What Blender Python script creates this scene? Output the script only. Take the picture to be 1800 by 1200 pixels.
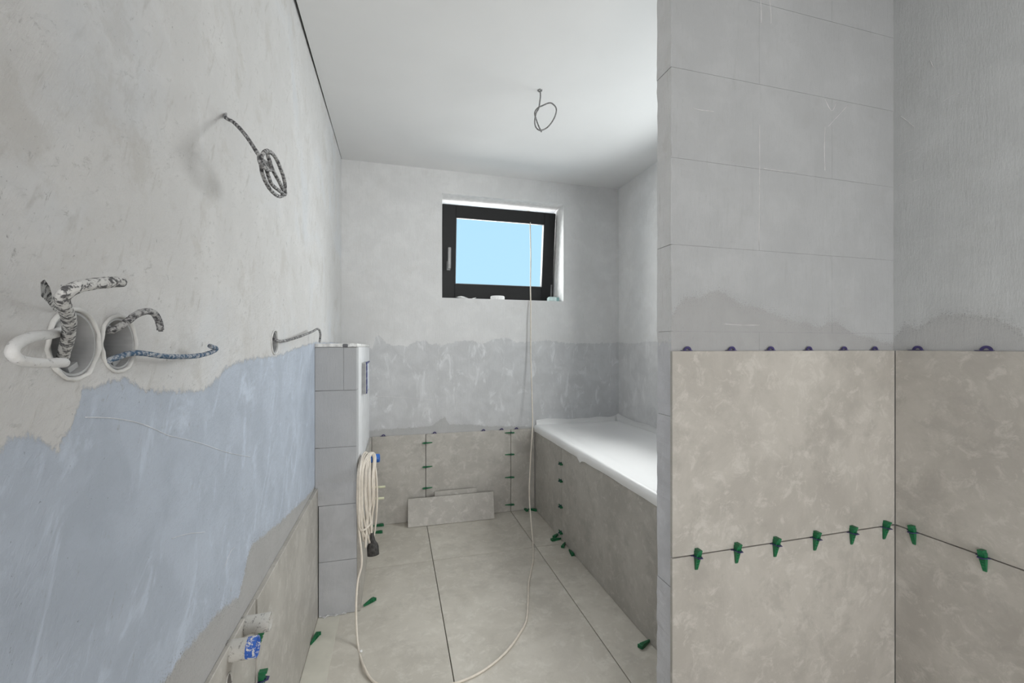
import bpy, bmesh, math, random
from mathutils import Vector, Matrix, noise
random.seed(7)
sc = bpy.context.scene
for o in list(bpy.data.objects): bpy.data.objects.remove(o)

# ---------------------------------------------------------------- camera, world, light, exposure
FPX, YAW, HOR, CH = 748.0, math.radians(15.3), 609.0, 1.215
cam = bpy.data.objects.new('camera', bpy.data.cameras.new('camera'))
sc.collection.objects.link(cam); sc.camera = cam
cam.location = (0, 0, CH); cam.rotation_euler = (math.pi/2, 0, -YAW)
cam.data.sensor_width = 36; cam.data.lens = FPX/1800*36
cam.data.shift_y = (HOR-600)/1800; cam.data.clip_start = 0.02

w = bpy.data.worlds.new('world'); sc.world = w; w.use_nodes = True
wn = w.node_tree.nodes; wl = w.node_tree.links
bg = wn['Background']
tc = wn.new('ShaderNodeTexCoord'); sep = wn.new('ShaderNodeSeparateXYZ'); rp = wn.new('ShaderNodeValToRGB')
wl.new(tc.outputs['Generated'], sep.inputs[0]); wl.new(sep.outputs['Z'], rp.inputs[0]); wl.new(rp.outputs[0], bg.inputs[0])
rp.color_ramp.elements[0].position = 0.0; rp.color_ramp.elements[0].color = (.50, .80, 1.0, 1)
rp.color_ramp.elements[1].position = 1.0; rp.color_ramp.elements[1].color = (.42, .71, 1.0, 1)
bg.inputs[1].default_value = 1.07

def area(name, loc, rot, sx, sy, power, color=(1, 1, 1)):
    l = bpy.data.lights.new(name, 'AREA'); l.shape = 'RECTANGLE'; l.size = sx; l.size_y = sy
    l.energy = power; l.color = color
    o = bpy.data.objects.new(name, l); sc.collection.objects.link(o); o.location = loc; o.rotation_euler = rot
    return o
XR_ = 1.709
# daylight through the wide opening behind the camera and through the small window
area('daylight_rear_opening', (0.65, -3.9, 1.45), (math.radians(90), 0, 0), 2.6, 2.2, 92, (1.0, 0.985, 0.965))
area('added_side_light', (-.80, -0.75, 1.15), (0, math.radians(-90), 0), 1.9, 0.8, 30, (1.0, 0.985, 0.965))  # added lamp to brighten the right shower wall, no door known here
area('daylight_small_window', (0.79, 3.62, 2.10), (math.radians(-75), 0, 0), 0.85, 0.7, 34, (1.0, 0.97, 0.95))
area('daylight_alcove_window', (XR_+.36, 1.78, 1.98), (0, math.radians(78), 0), 0.95, 0.95, 38, (1.0, 0.975, 0.955))
sc.view_settings.view_transform = 'Standard'; sc.view_settings.look = 'None'
sc.view_settings.gamma = 1; sc.view_settings.use_curve_mapping = False
sc.view_settings.exposure = 0.0

# ---------------------------------------------------------------- helpers
FW = Vector((math.sin(YAW), math.cos(YAW), 0)); RT = Vector((math.cos(YAW), -math.sin(YAW), 0))
def at(px, py, **k):
    """point of the place seen at a photo pixel, on the plane x=, y= or z="""
    r = FW + RT*((px-900)/FPX) + Vector((0, 0, (HOR-py)/FPX))
    (a, v), = k.items(); i = 'xyz'.index(a)
    c = Vector((0, 0, CH)); return c + r*((v-c[i])/r[i])

def link(o, parent=None):
    sc.collection.objects.link(o)
    if parent: o.parent = parent
    return o
def shade(me, smooth): 
    for p in me.polygons: p.use_smooth = smooth
def obj(name, bm, mats, parent=None, smooth=False, origin=None):
    if origin is not None: bmesh.ops.translate(bm, verts=bm.verts, vec=-Vector(origin))
    me = bpy.data.meshes.new(name); bm.to_mesh(me); bm.free(); shade(me, smooth)
    for m in (mats if isinstance(mats, (list, tuple)) else [mats]): me.materials.append(m)
    o = bpy.data.objects.new(name, me); link(o, parent)
    if origin is not None: o.location = origin
    return o
def empty(name, loc=(0, 0, 0), rot=None):
    o = bpy.data.objects.new(name, None); o.empty_display_size = .05; link(o); o.location = loc
    if rot is not None: o.rotation_euler = rot
    return o
def tag(o, label, cat, group=None):
    o['label'] = label; o['category'] = cat
    if group: o['group'] = group
    return o
def struct(o): o['kind'] = 'structure'; return o
def box(bm, x0, x1, y0, y1, z0, z1, bev=0, seg=1):
    r = bmesh.ops.create_cube(bm, size=1); vs = r['verts']
    for v in vs:
        v.co = Vector(((x0+x1)/2+v.co.x*(x1-x0), (y0+y1)/2+v.co.y*(y1-y0), (z0+z1)/2+v.co.z*(z1-z0)))
    if bev:
        es = list({e for v in vs for e in v.link_edges})
        bmesh.ops.bevel(bm, geom=es, offset=bev, segments=seg, affect='EDGES')
    return bm
def newbox(*a, **k): return box(bmesh.new(), *a, **k)
def spline(pts, n=8, closed=False):
    P = [Vector(p) for p in pts]; out = []
    N = len(P)
    for i in range(N if closed else N-1):
        if closed: a, b, c, d = P[(i-1) % N], P[i], P[(i+1) % N], P[(i+2) % N]
        else: a, b, c, d = P[max(i-1, 0)], P[i], P[i+1], P[min(i+2, N-1)]
        for j in range(n):
            t = j/n
            out.append(.5*((2*b)+(c-a)*t+(2*a-5*b+4*c-d)*t*t+(3*b-3*c+d-a)*t**3))
    if not closed: out.append(P[-1])
    return out
def tube(pts, r, n=8, sides=10, rough=0, bm=None, closed=False, hollow=False):
    bm = bm or bmesh.new(); path = spline(pts, n, closed) if n > 1 else [Vector(p) for p in pts]
    up = Vector((.3, .2, .93)); rings = []
    L = len(path); nrm = None
    for i, p in enumerate(path):
        t = (path[min(i+1, L-1)]-path[max(i-1, 0)])
        if closed: t = path[(i+1) % L]-path[i-1]
        t.normalize()
        if nrm is None: nrm = t.cross(up).normalized()
        nrm = (nrm - t*nrm.dot(t)).normalized(); b = t.cross(nrm)
        rr = r(i/(L-1)) if callable(r) else r
        ring = []
        for s in range(sides):
            a = 2*math.pi*s/sides; d = nrm*math.cos(a)+b*math.sin(a)
            k = rr*(1+(rough*noise.noise((p+d*rr)*140) if rough else 0))
            ring.append(bm.verts.new(p+d*k))
        rings.append(ring)
    for i in range(L if closed else L-1):
        A, B = rings[i], rings[(i+1) % L]
        for s in range(sides): bm.faces.new((A[s], A[(s+1) % sides], B[(s+1) % sides], B[s]))
    if not closed and not hollow: bm.faces.new(rings[0][::-1]); bm.faces.new(rings[-1])
    return bm
def lathe(prof, axis='Z', sides=24, bm=None, M=None, rough=0):
    """prof: (radius, height) list turned round the axis"""
    bm = bm or bmesh.new(); M = M or Matrix(); rings = []
    for r, h in prof:
        ring = []
        for s in range(sides):
            a = 2*math.pi*s/sides; k = r*(1+(rough*noise.noise(Vector((math.cos(a)*2, math.sin(a)*2, h*60))) if rough else 0))
            ring.append(bm.verts.new(M @ Vector((k*math.cos(a), k*math.sin(a), h))))
        rings.append(ring)
    for A, B in zip(rings, rings[1:]):
        for s in range(sides): bm.faces.new((A[s], A[(s+1) % sides], B[(s+1) % sides], B[s]))
    return bm
def prism(pts, d, bm=None, M=None):
    """outline in local XZ, pushed along local Y by d"""
    bm = bm or bmesh.new(); M = M or Matrix()
    A = [bm.verts.new(M @ Vector((x, 0, z))) for x, z in pts]; B = [bm.verts.new(M @ Vector((x, d, z))) for x, z in pts]
    bm.faces.new(A); bm.faces.new(B[::-1]); n = len(pts)
    for i in range(n): bm.faces.new((A[(i+1) % n], A[i], B[i], B[(i+1) % n]))
    bmesh.ops.recalc_face_normals(bm, faces=bm.faces)
    return bm
def boolean(o, cutters):
    for c in cutters:
        m = o.modifiers.new('cut', 'BOOLEAN'); m.object = c; m.operation = 'DIFFERENCE'; m.solver = 'EXACT'
    dg = bpy.context.evaluated_depsgraph_get(); dg.update()
    me = bpy.data.meshes.new_from_object(o.evaluated_get(dg)); old = o.data
    o.modifiers.clear(); o.data = me; me.name = old.name
    for c in cutters: bpy.data.objects.remove(c)

# ---------------------------------------------------------------- materials
class N:
    def __init__(s, name, rough=.8, spec=.3):
        s.m = bpy.data.materials.new(name); s.m.use_nodes = True
        s.t = s.m.node_tree; s.b = s.t.nodes['Principled BSDF']
        s.b.inputs['Roughness'].default_value = rough; s.b.inputs['Specular IOR Level'].default_value = spec
    def n(s, kind, **k):
        x = s.t.nodes.new('ShaderNode'+kind)
        for a, v in k.items():
            if a.startswith('i_'):
                key = a[2:]; x.inputs[int(key) if key.isdigit() else key.replace('_', ' ')].default_value = v
            else: setattr(x, a, v)
        return x
    def l(s, a, b): s.t.links.new(a, b)
    def math(s, op, a, b=None, clamp=False):
        x = s.n('Math', operation=op); x.use_clamp = clamp
        for i, v in enumerate((a, b)):
            if v is None: continue
            if isinstance(v, (int, float)): x.inputs[i].default_value = v
            else: s.l(v, x.inputs[i])
        return x.outputs[0]
    def mix(s, f, a, b, mode='MIX'):
        x = s.n('Mix', data_type='RGBA', blend_type=mode)
        for i, v in ((0, f), (6, a), (7, b)):
            if isinstance(v, (int, float)): x.inputs[i].default_value = v
            elif isinstance(v, tuple): x.inputs[i].default_value = v if len(v) == 4 else (*v, 1)
            else: s.l(v, x.inputs[i])
        return x.outputs[2]
    def noise(s, vec, scale, detail=4, rough=.55, dist=0):
        x = s.n('TexNoise'); x.inputs['Scale'].default_value = scale; x.inputs['Detail'].default_value = detail
        x.inputs['Roughness'].default_value = rough; x.inputs['Distortion'].default_value = dist
        if vec is not None: s.l(vec, x.inputs['Vector'])
        return x.outputs[0]
    def map(s, vec, scale=(1, 1, 1), rot=(0, 0, 0)):
        if any(rot):
            y = s.n('Mapping'); y.inputs['Rotation'].default_value = rot; s.l(vec, y.inputs[0]); vec = y.outputs[0]
        x = s.n('Mapping'); x.inputs['Scale'].default_value = scale
        s.l(vec, x.inputs[0]); return x.outputs[0]
    def step(s, v, lo, hi):
        x = s.n('MapRange', interpolation_type='SMOOTHSTEP'); x.inputs[1].default_value = lo; x.inputs[2].default_value = hi
        s.l(v, x.inputs[0]); return x.outputs[0]
    def curve(s, v, lo, hi, pts, vmax=3.0):
        """piecewise curve of v in [lo,hi] -> height in metres"""
        mr = s.n('MapRange'); mr.inputs[1].default_value = lo; mr.inputs[2].default_value = hi; s.l(v, mr.inputs[0])
        c = s.n('FloatCurve'); s.l(mr.outputs[0], c.inputs['Value']); cu = c.mapping.curves[0]
        P = [((a-lo)/(hi-lo), z/vmax) for a, z in sorted(pts)]
        if P[0][0] > 0: P.insert(0, (0, P[0][1]))
        if P[-1][0] < 1: P.append((1, P[-1][1]))
        cu.points[0].location = P[0]; cu.points[1].location = P[-1]
        for p in P[1:-1]: cu.points.new(*p)
        for p in cu.points: p.handle_type = 'VECTOR'
        c.mapping.update()
        return s.math('MULTIPLY', c.outputs[0], vmax)
    def bump(s, h, strength=.3, dist=.002):
        x = s.n('Bump'); x.inputs['Strength'].default_value = strength; x.inputs['Distance'].default_value = dist
        s.l(h, x.inputs['Height']); s.l(x.outputs[0], s.b.inputs['Normal'])
    def col(s, c):
        if isinstance(c, tuple): s.b.inputs['Base Color'].default_value = (*c, 1)
        else: s.l(c, s.b.inputs['Base Color'])
        return s.m
def flat(name, c, rough=.6, spec=.3, metal=0, var=.12, scale=40, bump=.1):
    k = N(name, rough, spec); k.b.inputs['Metallic'].default_value = metal
    g = k.n('TexCoord').outputs['Object']; n = k.noise(g, scale, 3)
    k.bump(n, bump, .001)
    return k.col(k.mix(k.step(n, .3, .7), tuple(v*(1-var) for v in c), tuple(min(1, v*(1+var)) for v in c)))

def wall_mat(name, top, bottom, axis, lim, bound, patch=None, patch_col=None, streak=.35, flecks=.5, smear=.5, amp=.03, edge=.004, rot=0.0, hue=None, bump=.35, an=1.0):
    k = N(name, .85, .2); pos = k.n('NewGeometry').outputs['Position']
    sp = k.n('SeparateXYZ'); k.l(pos, sp.inputs[0]); s = sp.outputs[axis]; z = sp.outputs['Z']
    big = k.noise(pos, 2.2, 5, .6, .6); mid = k.noise(pos, 9, 6, .62, .4)
    sm = (30, 3.2, 3.2) if axis == 'Y' else (3.2, 30, 3.2)
    rv = (rot, 0, 0) if axis == 'Y' else (0, rot, 0)
    st = k.noise(k.map(pos, (1, 26*an, 2.4/an) if axis == 'Y' else (26*an, 1, 2.4/an), rv), 3, 6, .65, .15)
    fine = k.noise(k.map(pos, (1, 90, 22) if axis == 'Y' else (90, 1, 22), rv), 3.0, 5, .7, .3)
    cr = tuple(c*.86 for c in top)
    T = k.mix(k.step(mid, .38, .66), tuple(c*.93 for c in top), top)
    T = k.mix(k.step(big, .40, .62), k.mix(.5, T, cr), T)
    T = k.mix(k.math('MULTIPLY', k.step(st, .56, .72), streak), T, tuple(c*.74 for c in (top[0], top[1]*.985, top[2]*.96)))
    smu = k.noise(pos, 6.5, 9, .72, .2); T = k.mix(k.math('MULTIPLY', k.step(smu, .53, .64), streak*.8), T, tuple(c*d for c, d in zip(top, (.80, .785, .76))))
    dsc = k.noise(k.map(pos, (1, 70*an, 12/an) if axis == 'Y' else (70*an, 1, 12/an), (rv[0]*2.6, rv[1]*2.6, 0)), 2.2, 8, .8, .4); T = k.mix(k.math('MULTIPLY', k.math('MULTIPLY', k.step(dsc, .55, .66), k.step(mid, .42, .58)), streak*1.2), T, tuple(c*.70 for c in top))
    if hue: T = k.mix(k.math('MULTIPLY', k.step(big, .5, .7), .5), T, hue)
    B = k.mix(k.step(mid, .35, .65), tuple(c*.93 for c in bottom), tuple(min(1, c*1.04) for c in bottom))
    sme = k.noise(k.map(pos, (1, 5, 2) if axis == 'Y' else (5, 1, 2), rv), 2.6, 7, .68, 1.2)
    B = k.mix(k.math('MULTIPLY', k.step(sme, .53, .68), smear), B, tuple(min(1, c*1.22) for c in bottom))
    B = k.mix(k.math('MULTIPLY', k.step(st, .60, .75), streak*.7), B, tuple(c*.85 for c in bottom))
    if bound:
        bz = k.curve(s, lim[0], lim[1], bound)
        rag = k.math('MULTIPLY', k.math('SUBTRACT', k.math('ADD', k.math('MULTIPLY', k.noise(pos, 24, 8, .78, .8), .6), k.math('MULTIPLY', k.noise(k.map(pos, (60, 60, 14)), 1.6, 6, .8), .4)), .5), amp*5)
        d = k.math('ADD', k.math('SUBTRACT', z, bz), rag)
        C = k.mix(k.step(d, -edge, edge), B, T)
        rim = k.math('SUBTRACT', k.step(d, -edge*3, 0), k.step(d, 0, edge*6))
        hgt = k.math('MULTIPLY', k.step(d, -edge, edge), .35)
    else: C = T; hgt = None
    if patch:
        pz = k.curve(s, lim[0], lim[1], patch)
        rag = k.math('MULTIPLY', k.math('SUBTRACT', k.noise(pos, 38, 8, .8, .3), .5), .05)
        d2 = k.math('ADD', k.math('SUBTRACT', z, pz), rag)
        P = k.mix(k.step(mid, .3, .7), tuple(c*.93 for c in patch_col), patch_col)
        C = k.mix(k.step(d2, -.004, .006), P, C)
        spk = k.noise(pos, 300, 3, .7)
        near = k.math('MULTIPLY', k.step(k.math('ABSOLUTE', d2), .035, .0), k.step(spk, .56, .62))
        C = k.mix(k.math('MULTIPLY', near, .7), C, tuple(c*.5 for c in patch_col))
    fl = k.noise(pos, 130, 3, .8)
    C = k.mix(k.math('MULTIPLY', k.step(fl, .68, .74), flecks*.8), C, (.12, .12, .12))
    sc2 = k.noise(k.map(pos, (1, 60*an, 9/an) if axis == 'Y' else (60*an, 1, 9/an), rv), 2.2, 7, .75, .5); C = k.mix(k.math('MULTIPLY', k.math('MULTIPLY', k.step(sc2, .60, .72), k.step(big, .40, .55)), min(1, streak*1.2)), C, tuple(c*.5 for c in top))
    h = k.math('ADD', k.math('MULTIPLY', fine, .5), k.math('MULTIPLY', mid, .9))
    h = k.math('ADD', h, k.math('MULTIPLY', st, .5))
    if hgt is not None: h = k.math('ADD', h, hgt)
    h = k.math('ADD', h, k.math('MULTIPLY', dsc, .6)); k.bump(h, bump, .005)
    return k.col(C)

def tile_mat(name, a, b, c, rough=.45):
    k = N(name, rough, .35)
    tcn = k.n('TexCoord').outputs['Object']; oi = k.n('ObjectInfo').outputs['Random']
    off = k.n('VectorMath', operation='ADD'); cm = k.n('CombineXYZ')
    m = k.math('MULTIPLY', oi, 37.0)
    for i in range(3): k.l(m, cm.inputs[i])
    k.l(tcn, off.inputs[0]); k.l(cm.outputs[0], off.inputs[1]); v = off.outputs[0]
    n1 = k.noise(v, 3.6, 9, .68, .4); n2 = k.noise(v, 19, 9, .74, .5); n3 = k.noise(v, 90, 4, .7)
    C = k.mix(k.step(n1, .36, .64), a, b)
    C = k.mix(k.math('MULTIPLY', k.step(n2, .50, .64), .6), C, c)
    n4 = k.noise(v, 7, 9, .72, .3); C = k.mix(k.math('MULTIPLY', k.step(n4, .50, .64), .5), C, tuple(x*.86 for x in a))
    C = k.mix(k.math('MULTIPLY', k.step(n3, .66, .76), .18), C, tuple(x*.55 for x in a))
    vn = k.n('TexVoronoi'); vn.inputs['Scale'].default_value = 23; k.l(v, vn.inputs['Vector'])
    C = k.mix(k.math('MULTIPLY', k.step(k.math('MULTIPLY', n2, n1), .30, .42), .4), C, tuple(min(1, x*1.12) for x in b))
    k.bump(n2, .12, .001)
    return k.col(C)

M_left = wall_mat('plaster_left', (.66, .655, .65), (.455, .505, .585), 'Y', (-1.7, 3.1),
    [(-1.7, 1.15), (.40, 1.14), (.499, 1.12), (.525, 1.135), (.544, 1.118), (.575, 1.10), (.592, 1.13), (.604, 1.165), (.662, 1.172), (.70, 1.165), (.74, 1.15), (.863, 1.137), (.93, 1.132), (.97, 1.145), (1.045, 1.172), (1.194, 1.185), (1.45, 1.185), (1.6, 1.20), (1.8, 1.215), (2.1, 1.235), (3.1, 1.235)],
    [(-1.7, .72), (.6, .70), (.863, .689), (.985, .675), (1.114, .636), (1.153, .675), (1.194, .718), (1.34, .692), (1.5, .66), (1.65, .641), (1.9, .60), (3.1, .50)], (.43, .425, .42),
    streak=.75, flecks=.8, smear=.85, amp=.014, rot=.45, bump=.7, an=.6, hue=(.60, .63, .67))
M_back = wall_mat('plaster_back', (.69, .69, .69), (.54, .546, .556), 'X', (-.5, 1.9),
    [(-.5, 1.22), (-.151, 1.203), (-.13, 1.29), (-.10, 1.285), (-.058, 1.231), (.018, 1.225), (.075, 1.215), (.133, 1.251), (.20, 1.262), (.23, 1.235), (.33, 1.23), (.42, 1.25), (.533, 1.262), (.60, 1.235), (.702, 1.269), (.80, 1.28), (.86, 1.245), (1.0, 1.25), (1.1, 1.262), (1.285, 1.24), (1.476, 1.24), (1.7, 1.245)],
    [(-.5, .63), (-.169, .645), (.018, .65), (.16, .65), (.25, .66), (.30, .70), (.34, .71), (.37, .66), (.5, .655), (.659, .635), (.964, .615), (1.7, .60)], (.45, .45, .45),
    streak=.22, flecks=.25, smear=1.0, amp=.02)
M_right = wall_mat('plaster_right', (.82, .82, .82), (.66, .66, .665), 'Y', (-1.7, 3.1),
    [(1.1, 1.25), (2.5, 1.245), (2.62, 1.251), (2.846, 1.236), (3.04, 1.25)], None, None, streak=.3, flecks=.2, smear=.6, amp=.015)
M_shower = wall_mat('plaster_shower', (.495, .510, .515), (.495, .510, .515), 'Y', (-1.7, 1.2), None,
    [(-1.7, 1.24), (.70, 1.23), (.755, 1.24), (.77, 1.261), (.816, 1.295), (.88, 1.314), (.95, 1.314), (.99, 1.29), (1.01, 1.272), (1.035, 1.29), (1.05, 1.285), (1.07, 1.25), (1.2, 1.25)], (.425, .430, .432), streak=.25, flecks=.3)
M_part = wall_mat('plaster_partition', (.420, .431, .441), (.420, .431, .441), 'X', (.7, 1.8), None,
    [(.785, 1.31), (.80, 1.335), (.828, 1.357), (.88, 1.365), (.939, 1.384), (.97, 1.378), (1.001, 1.358), (1.03, 1.342), (1.10, 1.337), (1.15, 1.318), (1.199, 1.304), (1.292, 1.289), (1.34, 1.276), (1.38, 1.295), (1.42, 1.292), (1.463, 1.27), (1.514, 1.252), (1.57, 1.245), (1.62, 1.229), (1.7, 1.223)], (.365, .369, .372), streak=.25, flecks=.3)
M_blockend = wall_mat('block_end', (.68, .68, .68), (.57, .575, .60), 'Y', (1.0, 1.3), [(1.0, 1.22), (1.3, 1.24)], None, None, streak=.5, flecks=.5, smear=.4, amp=.05)
M_boxing = wall_mat('primed_block', (.47, .475, .485), (.46, .468, .485), 'X', (-.5, 0), [(-.5, .6), (0, .6)], None, None, streak=.12, flecks=.25, smear=.2)
M_white = flat('white_board', (.74, .75, .765), .8, .2, var=.05, scale=14)
M_cap = flat('plaster_cap', (.70, .70, .69), .9, .1, var=.15, scale=60, bump=.5)
M_ceiling = flat('ceiling_board', (.745, .745, .745), .9, .1, var=.015, scale=3, bump=.02)
M_reveal = flat('reveal_plaster', (.88, .88, .88), .85, .2, var=.06, scale=30, bump=.4)
M_tile = tile_mat('stone_tile', (.385, .366, .335), (.470, .450, .415), (.560, .540, .505))
M_floor = tile_mat('floor_tile', (.52, .488, .43), (.60, .567, .505), (.67, .64, .58), .5)
M_slab = flat('screed', (.05, .043, .035), .9, .1)
M_holeshade = flat('hole_shade', (.16, .15, .14), .9, .1)  # dark colour painted for the shade inside the tile cut-out
M_mortar = flat('mortar', (.30, .30, .31), .95, .1, bump=.5)
M_strip = flat('pale_screed', (.60, .58, .51), .8, .2, var=.05, scale=12)
M_green = flat('green_plastic', (.006, .12, .045), .42, .5, var=.2)
M_purple = flat('purple_plastic', (.045, .035, .13), .4, .5, var=.2)
M_purple2 = flat('dark_teal_plastic', (.02, .05, .08), .4, .5, var=.2)
M_cream = flat('cream_cable', (.70, .64, .56), .45, .4, var=.06)
M_black = flat('black_rubber', (.06, .058, .056), .8, .3, var=.4, scale=90, bump=.5)
M_blue = flat('blue_cap', (.02, .14, .52), .4, .5, var=.25)
M_ivory = flat('ivory_sleeve', (.66, .66, .48), .5, .4)
M_frame = flat('anthracite_frame', (.016, .016, .0165), .5, .25, var=.05)
M_edge = flat('grey_gasket', (.12, .12, .125), .5, .4)
M_handle = flat('grey_metal', (.20, .20, .20), .35, .5, metal=.3)
M_pvc = flat('grey_pvc', (.40, .405, .41), .55, .3, var=.1, scale=30, bump=.2)
M_pvcd = flat('dark_pvc', (.15, .152, .16), .6, .3)
M_acryl = flat('white_acrylic', (.85, .85, .85), .25, .5, var=.01)
M_teal = flat('teal_plastic', (.20, .36, .36), .3, .5)
M_paper = flat('white_paper', (.80, .80, .80), .8, .2)
def speckled(name, base, dark, scale, lo, hi, rough=.8, bump=.6):
    k = N(name, rough, .25); v = k.n('TexCoord').outputs['Object']
    n = k.noise(v, scale, 6, .7, .4); n2 = k.noise(v, scale*.35, 3)
    k.bump(k.math('ADD', n, n2), bump, .002)
    return k.col(k.mix(k.step(n, lo, hi), base, dark))
M_cable = speckled('plastered_cable', (.60, .60, .59), (.10, .10, .105), 170, .46, .56)
M_cabledark = speckled('dark_plastered_cable', (.40, .40, .40), (.055, .055, .06), 150, .42, .58)
M_cablew = speckled('white_plastered_cable', (.68, .68, .68), (.30, .30, .31), 90, .57, .66)
M_cableb = speckled('blue_plastered_cable', (.40, .42, .45), (.05, .10, .17), 170, .42, .55)
M_cableg = speckled('grey_cable', (.24, .24, .24), (.10, .10, .10), 150, .5, .6)
M_pipe = speckled('mortar_covered_pipe', (.52, .51, .48), (.27, .26, .25), 90, .54, .62)
M_pipeb = speckled('blue_pipe_end', (.04, .12, .45), (.60, .60, .60), 110, .50, .56)
M_roll = speckled('speckled_roll', (.78, .78, .78), (.50, .50, .50), 200, .5, .6)
def film_mat():
    k = N('protective_film', .35, .4); v = k.n('TexCoord').outputs['Object']
    n = k.noise(v, 7, 5, .6, 1.5); k.bump(n, .25, .006)
    k.b.inputs['Transmission Weight'].default_value = 0
    k.b.inputs['Alpha'].default_value = 1
    return k.col((.86, .86, .86))
M_film = film_mat()
def film2():
    k = N('clear_film_fold', .3, .5); v = k.n('TexCoord').outputs['Object']
    n = k.noise(v, 16, 5, .6, 2); k.bump(n, .5, .006)
    k.b.inputs['Alpha'].default_value = .8
    return k.col((.86, .86, .86))
M_fold = film2()
def glass():
    m = bpy.data.materials.new('window_glass'); m.use_nodes = True; t = m.node_tree; t.nodes.clear()
    o = t.nodes.new('ShaderNodeOutputMaterial'); mx = t.nodes.new('ShaderNodeMixShader'); tr = t.nodes.new('ShaderNodeBsdfTransparent'); gl = t.nodes.new('ShaderNodeBsdfGlossy')
    tr.inputs[0].default_value = (.97, .985, .98, 1); gl.inputs['Roughness'].default_value = .02
    fr = t.nodes.new('ShaderNodeFresnel'); fr.inputs[0].default_value = 1.08
    t.links.new(fr.outputs[0], mx.inputs[0]); t.links.new(tr.outputs[0], mx.inputs[1]); t.links.new(gl.outputs[0], mx.inputs[2]); t.links.new(mx.outputs[0], o.inputs[0])
    return m
M_glass = glass()

# ---------------------------------------------------------------- structure
XL, YB, XR, XS, ZC = -.349, 3.04, 1.709, 1.675, 2.466
YR = -1.7
floor = struct(obj('floor', newbox(-.6, 2.2, YR, 3.4, -.12, -.011), M_slab))
ceiling = struct(obj('ceiling', newbox(XL+.003, 2.2, YR, YB+.1, ZC, ZC+.05), M_ceiling))
upper = struct(obj('ceiling_void', newbox(-.9, 2.2, YR, 3.6, ZC+.12, ZC+.2), M_slab)); upper.name = 'ceiling_slab'

# left wall (leans very slightly outwards towards the top), with the three round holes for the boxes
bm = bmesh.new()
ys = [YR, YB+.12]; zs = [-.1, 1.35, ZC+.14]
def lean(y, z): return XL-.0085*max(0, (YB-y))*(1 if z > 1.4 else 0)
g = {}
for i, y in enumerate(ys):
    for j, z in enumerate(zs):
        g[i, j, 0] = bm.verts.new((lean(y, z), y, z)); g[i, j, 1] = bm.verts.new((-.62, y, z))
for j in (0, 1):
    bm.faces.new((g[0, j, 0], g[1, j, 0], g[1, j+1, 0], g[0, j+1, 0])); bm.faces.new((g[0, j, 1], g[0, j+1, 1], g[1, j+1, 1], g[1, j, 1]))
    for i in (0, 1): bm.faces.new((g[i, j, 0], g[i, j+1, 0], g[i, j+1, 1], g[i, j, 1]))
for j in (0, 2): bm.faces.new((g[0, j, 0], g[0, j, 1], g[1, j, 1], g[1, j, 0]))
bmesh.ops.triangulate(bm, faces=bm.faces); bmesh.ops.recalc_face_normals(bm, faces=bm.faces)
wall_left = struct(obj('wall_left', bm, M_left))
SOCK = [(.592, 1.218, .037), (.672, 1.219, .034), (1.412, 1.228, .033)]
RX = Matrix.Rotation(math.pi/2, 4, 'Y')      # local z -> +x
cut = []
for y, z, r in SOCK:
    b = bmesh.new(); bmesh.ops.create_cone(b, cap_ends=True, segments=40, radius1=r, radius2=r, depth=.12, matrix=Matrix.Translation((XL, y, z)) @ RX)
    cut.append(obj('cut', b, M_left))
cut.append(obj('cut', newbox(-.8, -.2, -1.2, -.3, .0, 2.1), M_left))  # unseen opening added to let the side lamp in
boolean(wall_left, cut)

# back wall with window opening
WX0, WX1, WZ0, WZ1 = .318, 1.240, 1.562, 2.303
bm = newbox(-.6, 2.2, YB, YB+.36, -.1, ZC+.14)
wall_back = struct(obj('wall_back', bm, [M_back, M_reveal]))
boolean(wall_back, [obj('cut', newbox(WX0, WX1, YB-.1, YB+.5, WZ0, WZ1), M_back)])
for p in wall_back.data.polygons:
    c = p.center
    if WX0-.01 < c.x < WX1+.01 and WZ0-.01 < c.z < WZ1+.01 and YB+.02 < c.y < YB+.34 and abs(p.normal.y) < .5: p.material_index = 1

bm = newbox(XR, XR+.2, 1.155, YB+.1, -.1, ZC+.14)
wall_right = struct(obj('wall_right', bm, M_right))
wall_right_cut = None
AY0, AY1, AZ0, AZ1 = 1.28, 2.28, 1.22, 2.22
boolean(wall_right, [obj('cut', newbox(XR-.1, XR+.5, AY0, AY1, AZ0, AZ1), M_right)])
w2 = struct(empty('window_2', (XR+.14, (AY0+AY1)/2, AZ0)))
def inw2(o): o.matrix_parent_inverse = Matrix.Translation(-w2.location); return o
b = bmesh.new()
for a_ in ((AY0+.0005, AY0+.06, AZ0+.0005, AZ1-.0005), (AY1-.06, AY1-.0005, AZ0+.0005, AZ1-.0005), (AY0+.06, AY1-.06, AZ0+.0005, AZ0+.06), (AY0+.06, AY1-.06, AZ1-.06, AZ1-.0005)):
    box(b, XR+.10, XR+.17, *a_)
inw2(obj('window_frame', b, M_frame, w2)); inw2(obj('pane', newbox(XR+.13, XR+.134, AY0+.06, AY1-.06, AZ0+.06, AZ1-.06), M_glass, w2))
wall_shower = struct(obj('wall_shower', newbox(XS, XR+.25, YR, 1.155, -.1, ZC+.14), M_shower))

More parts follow.
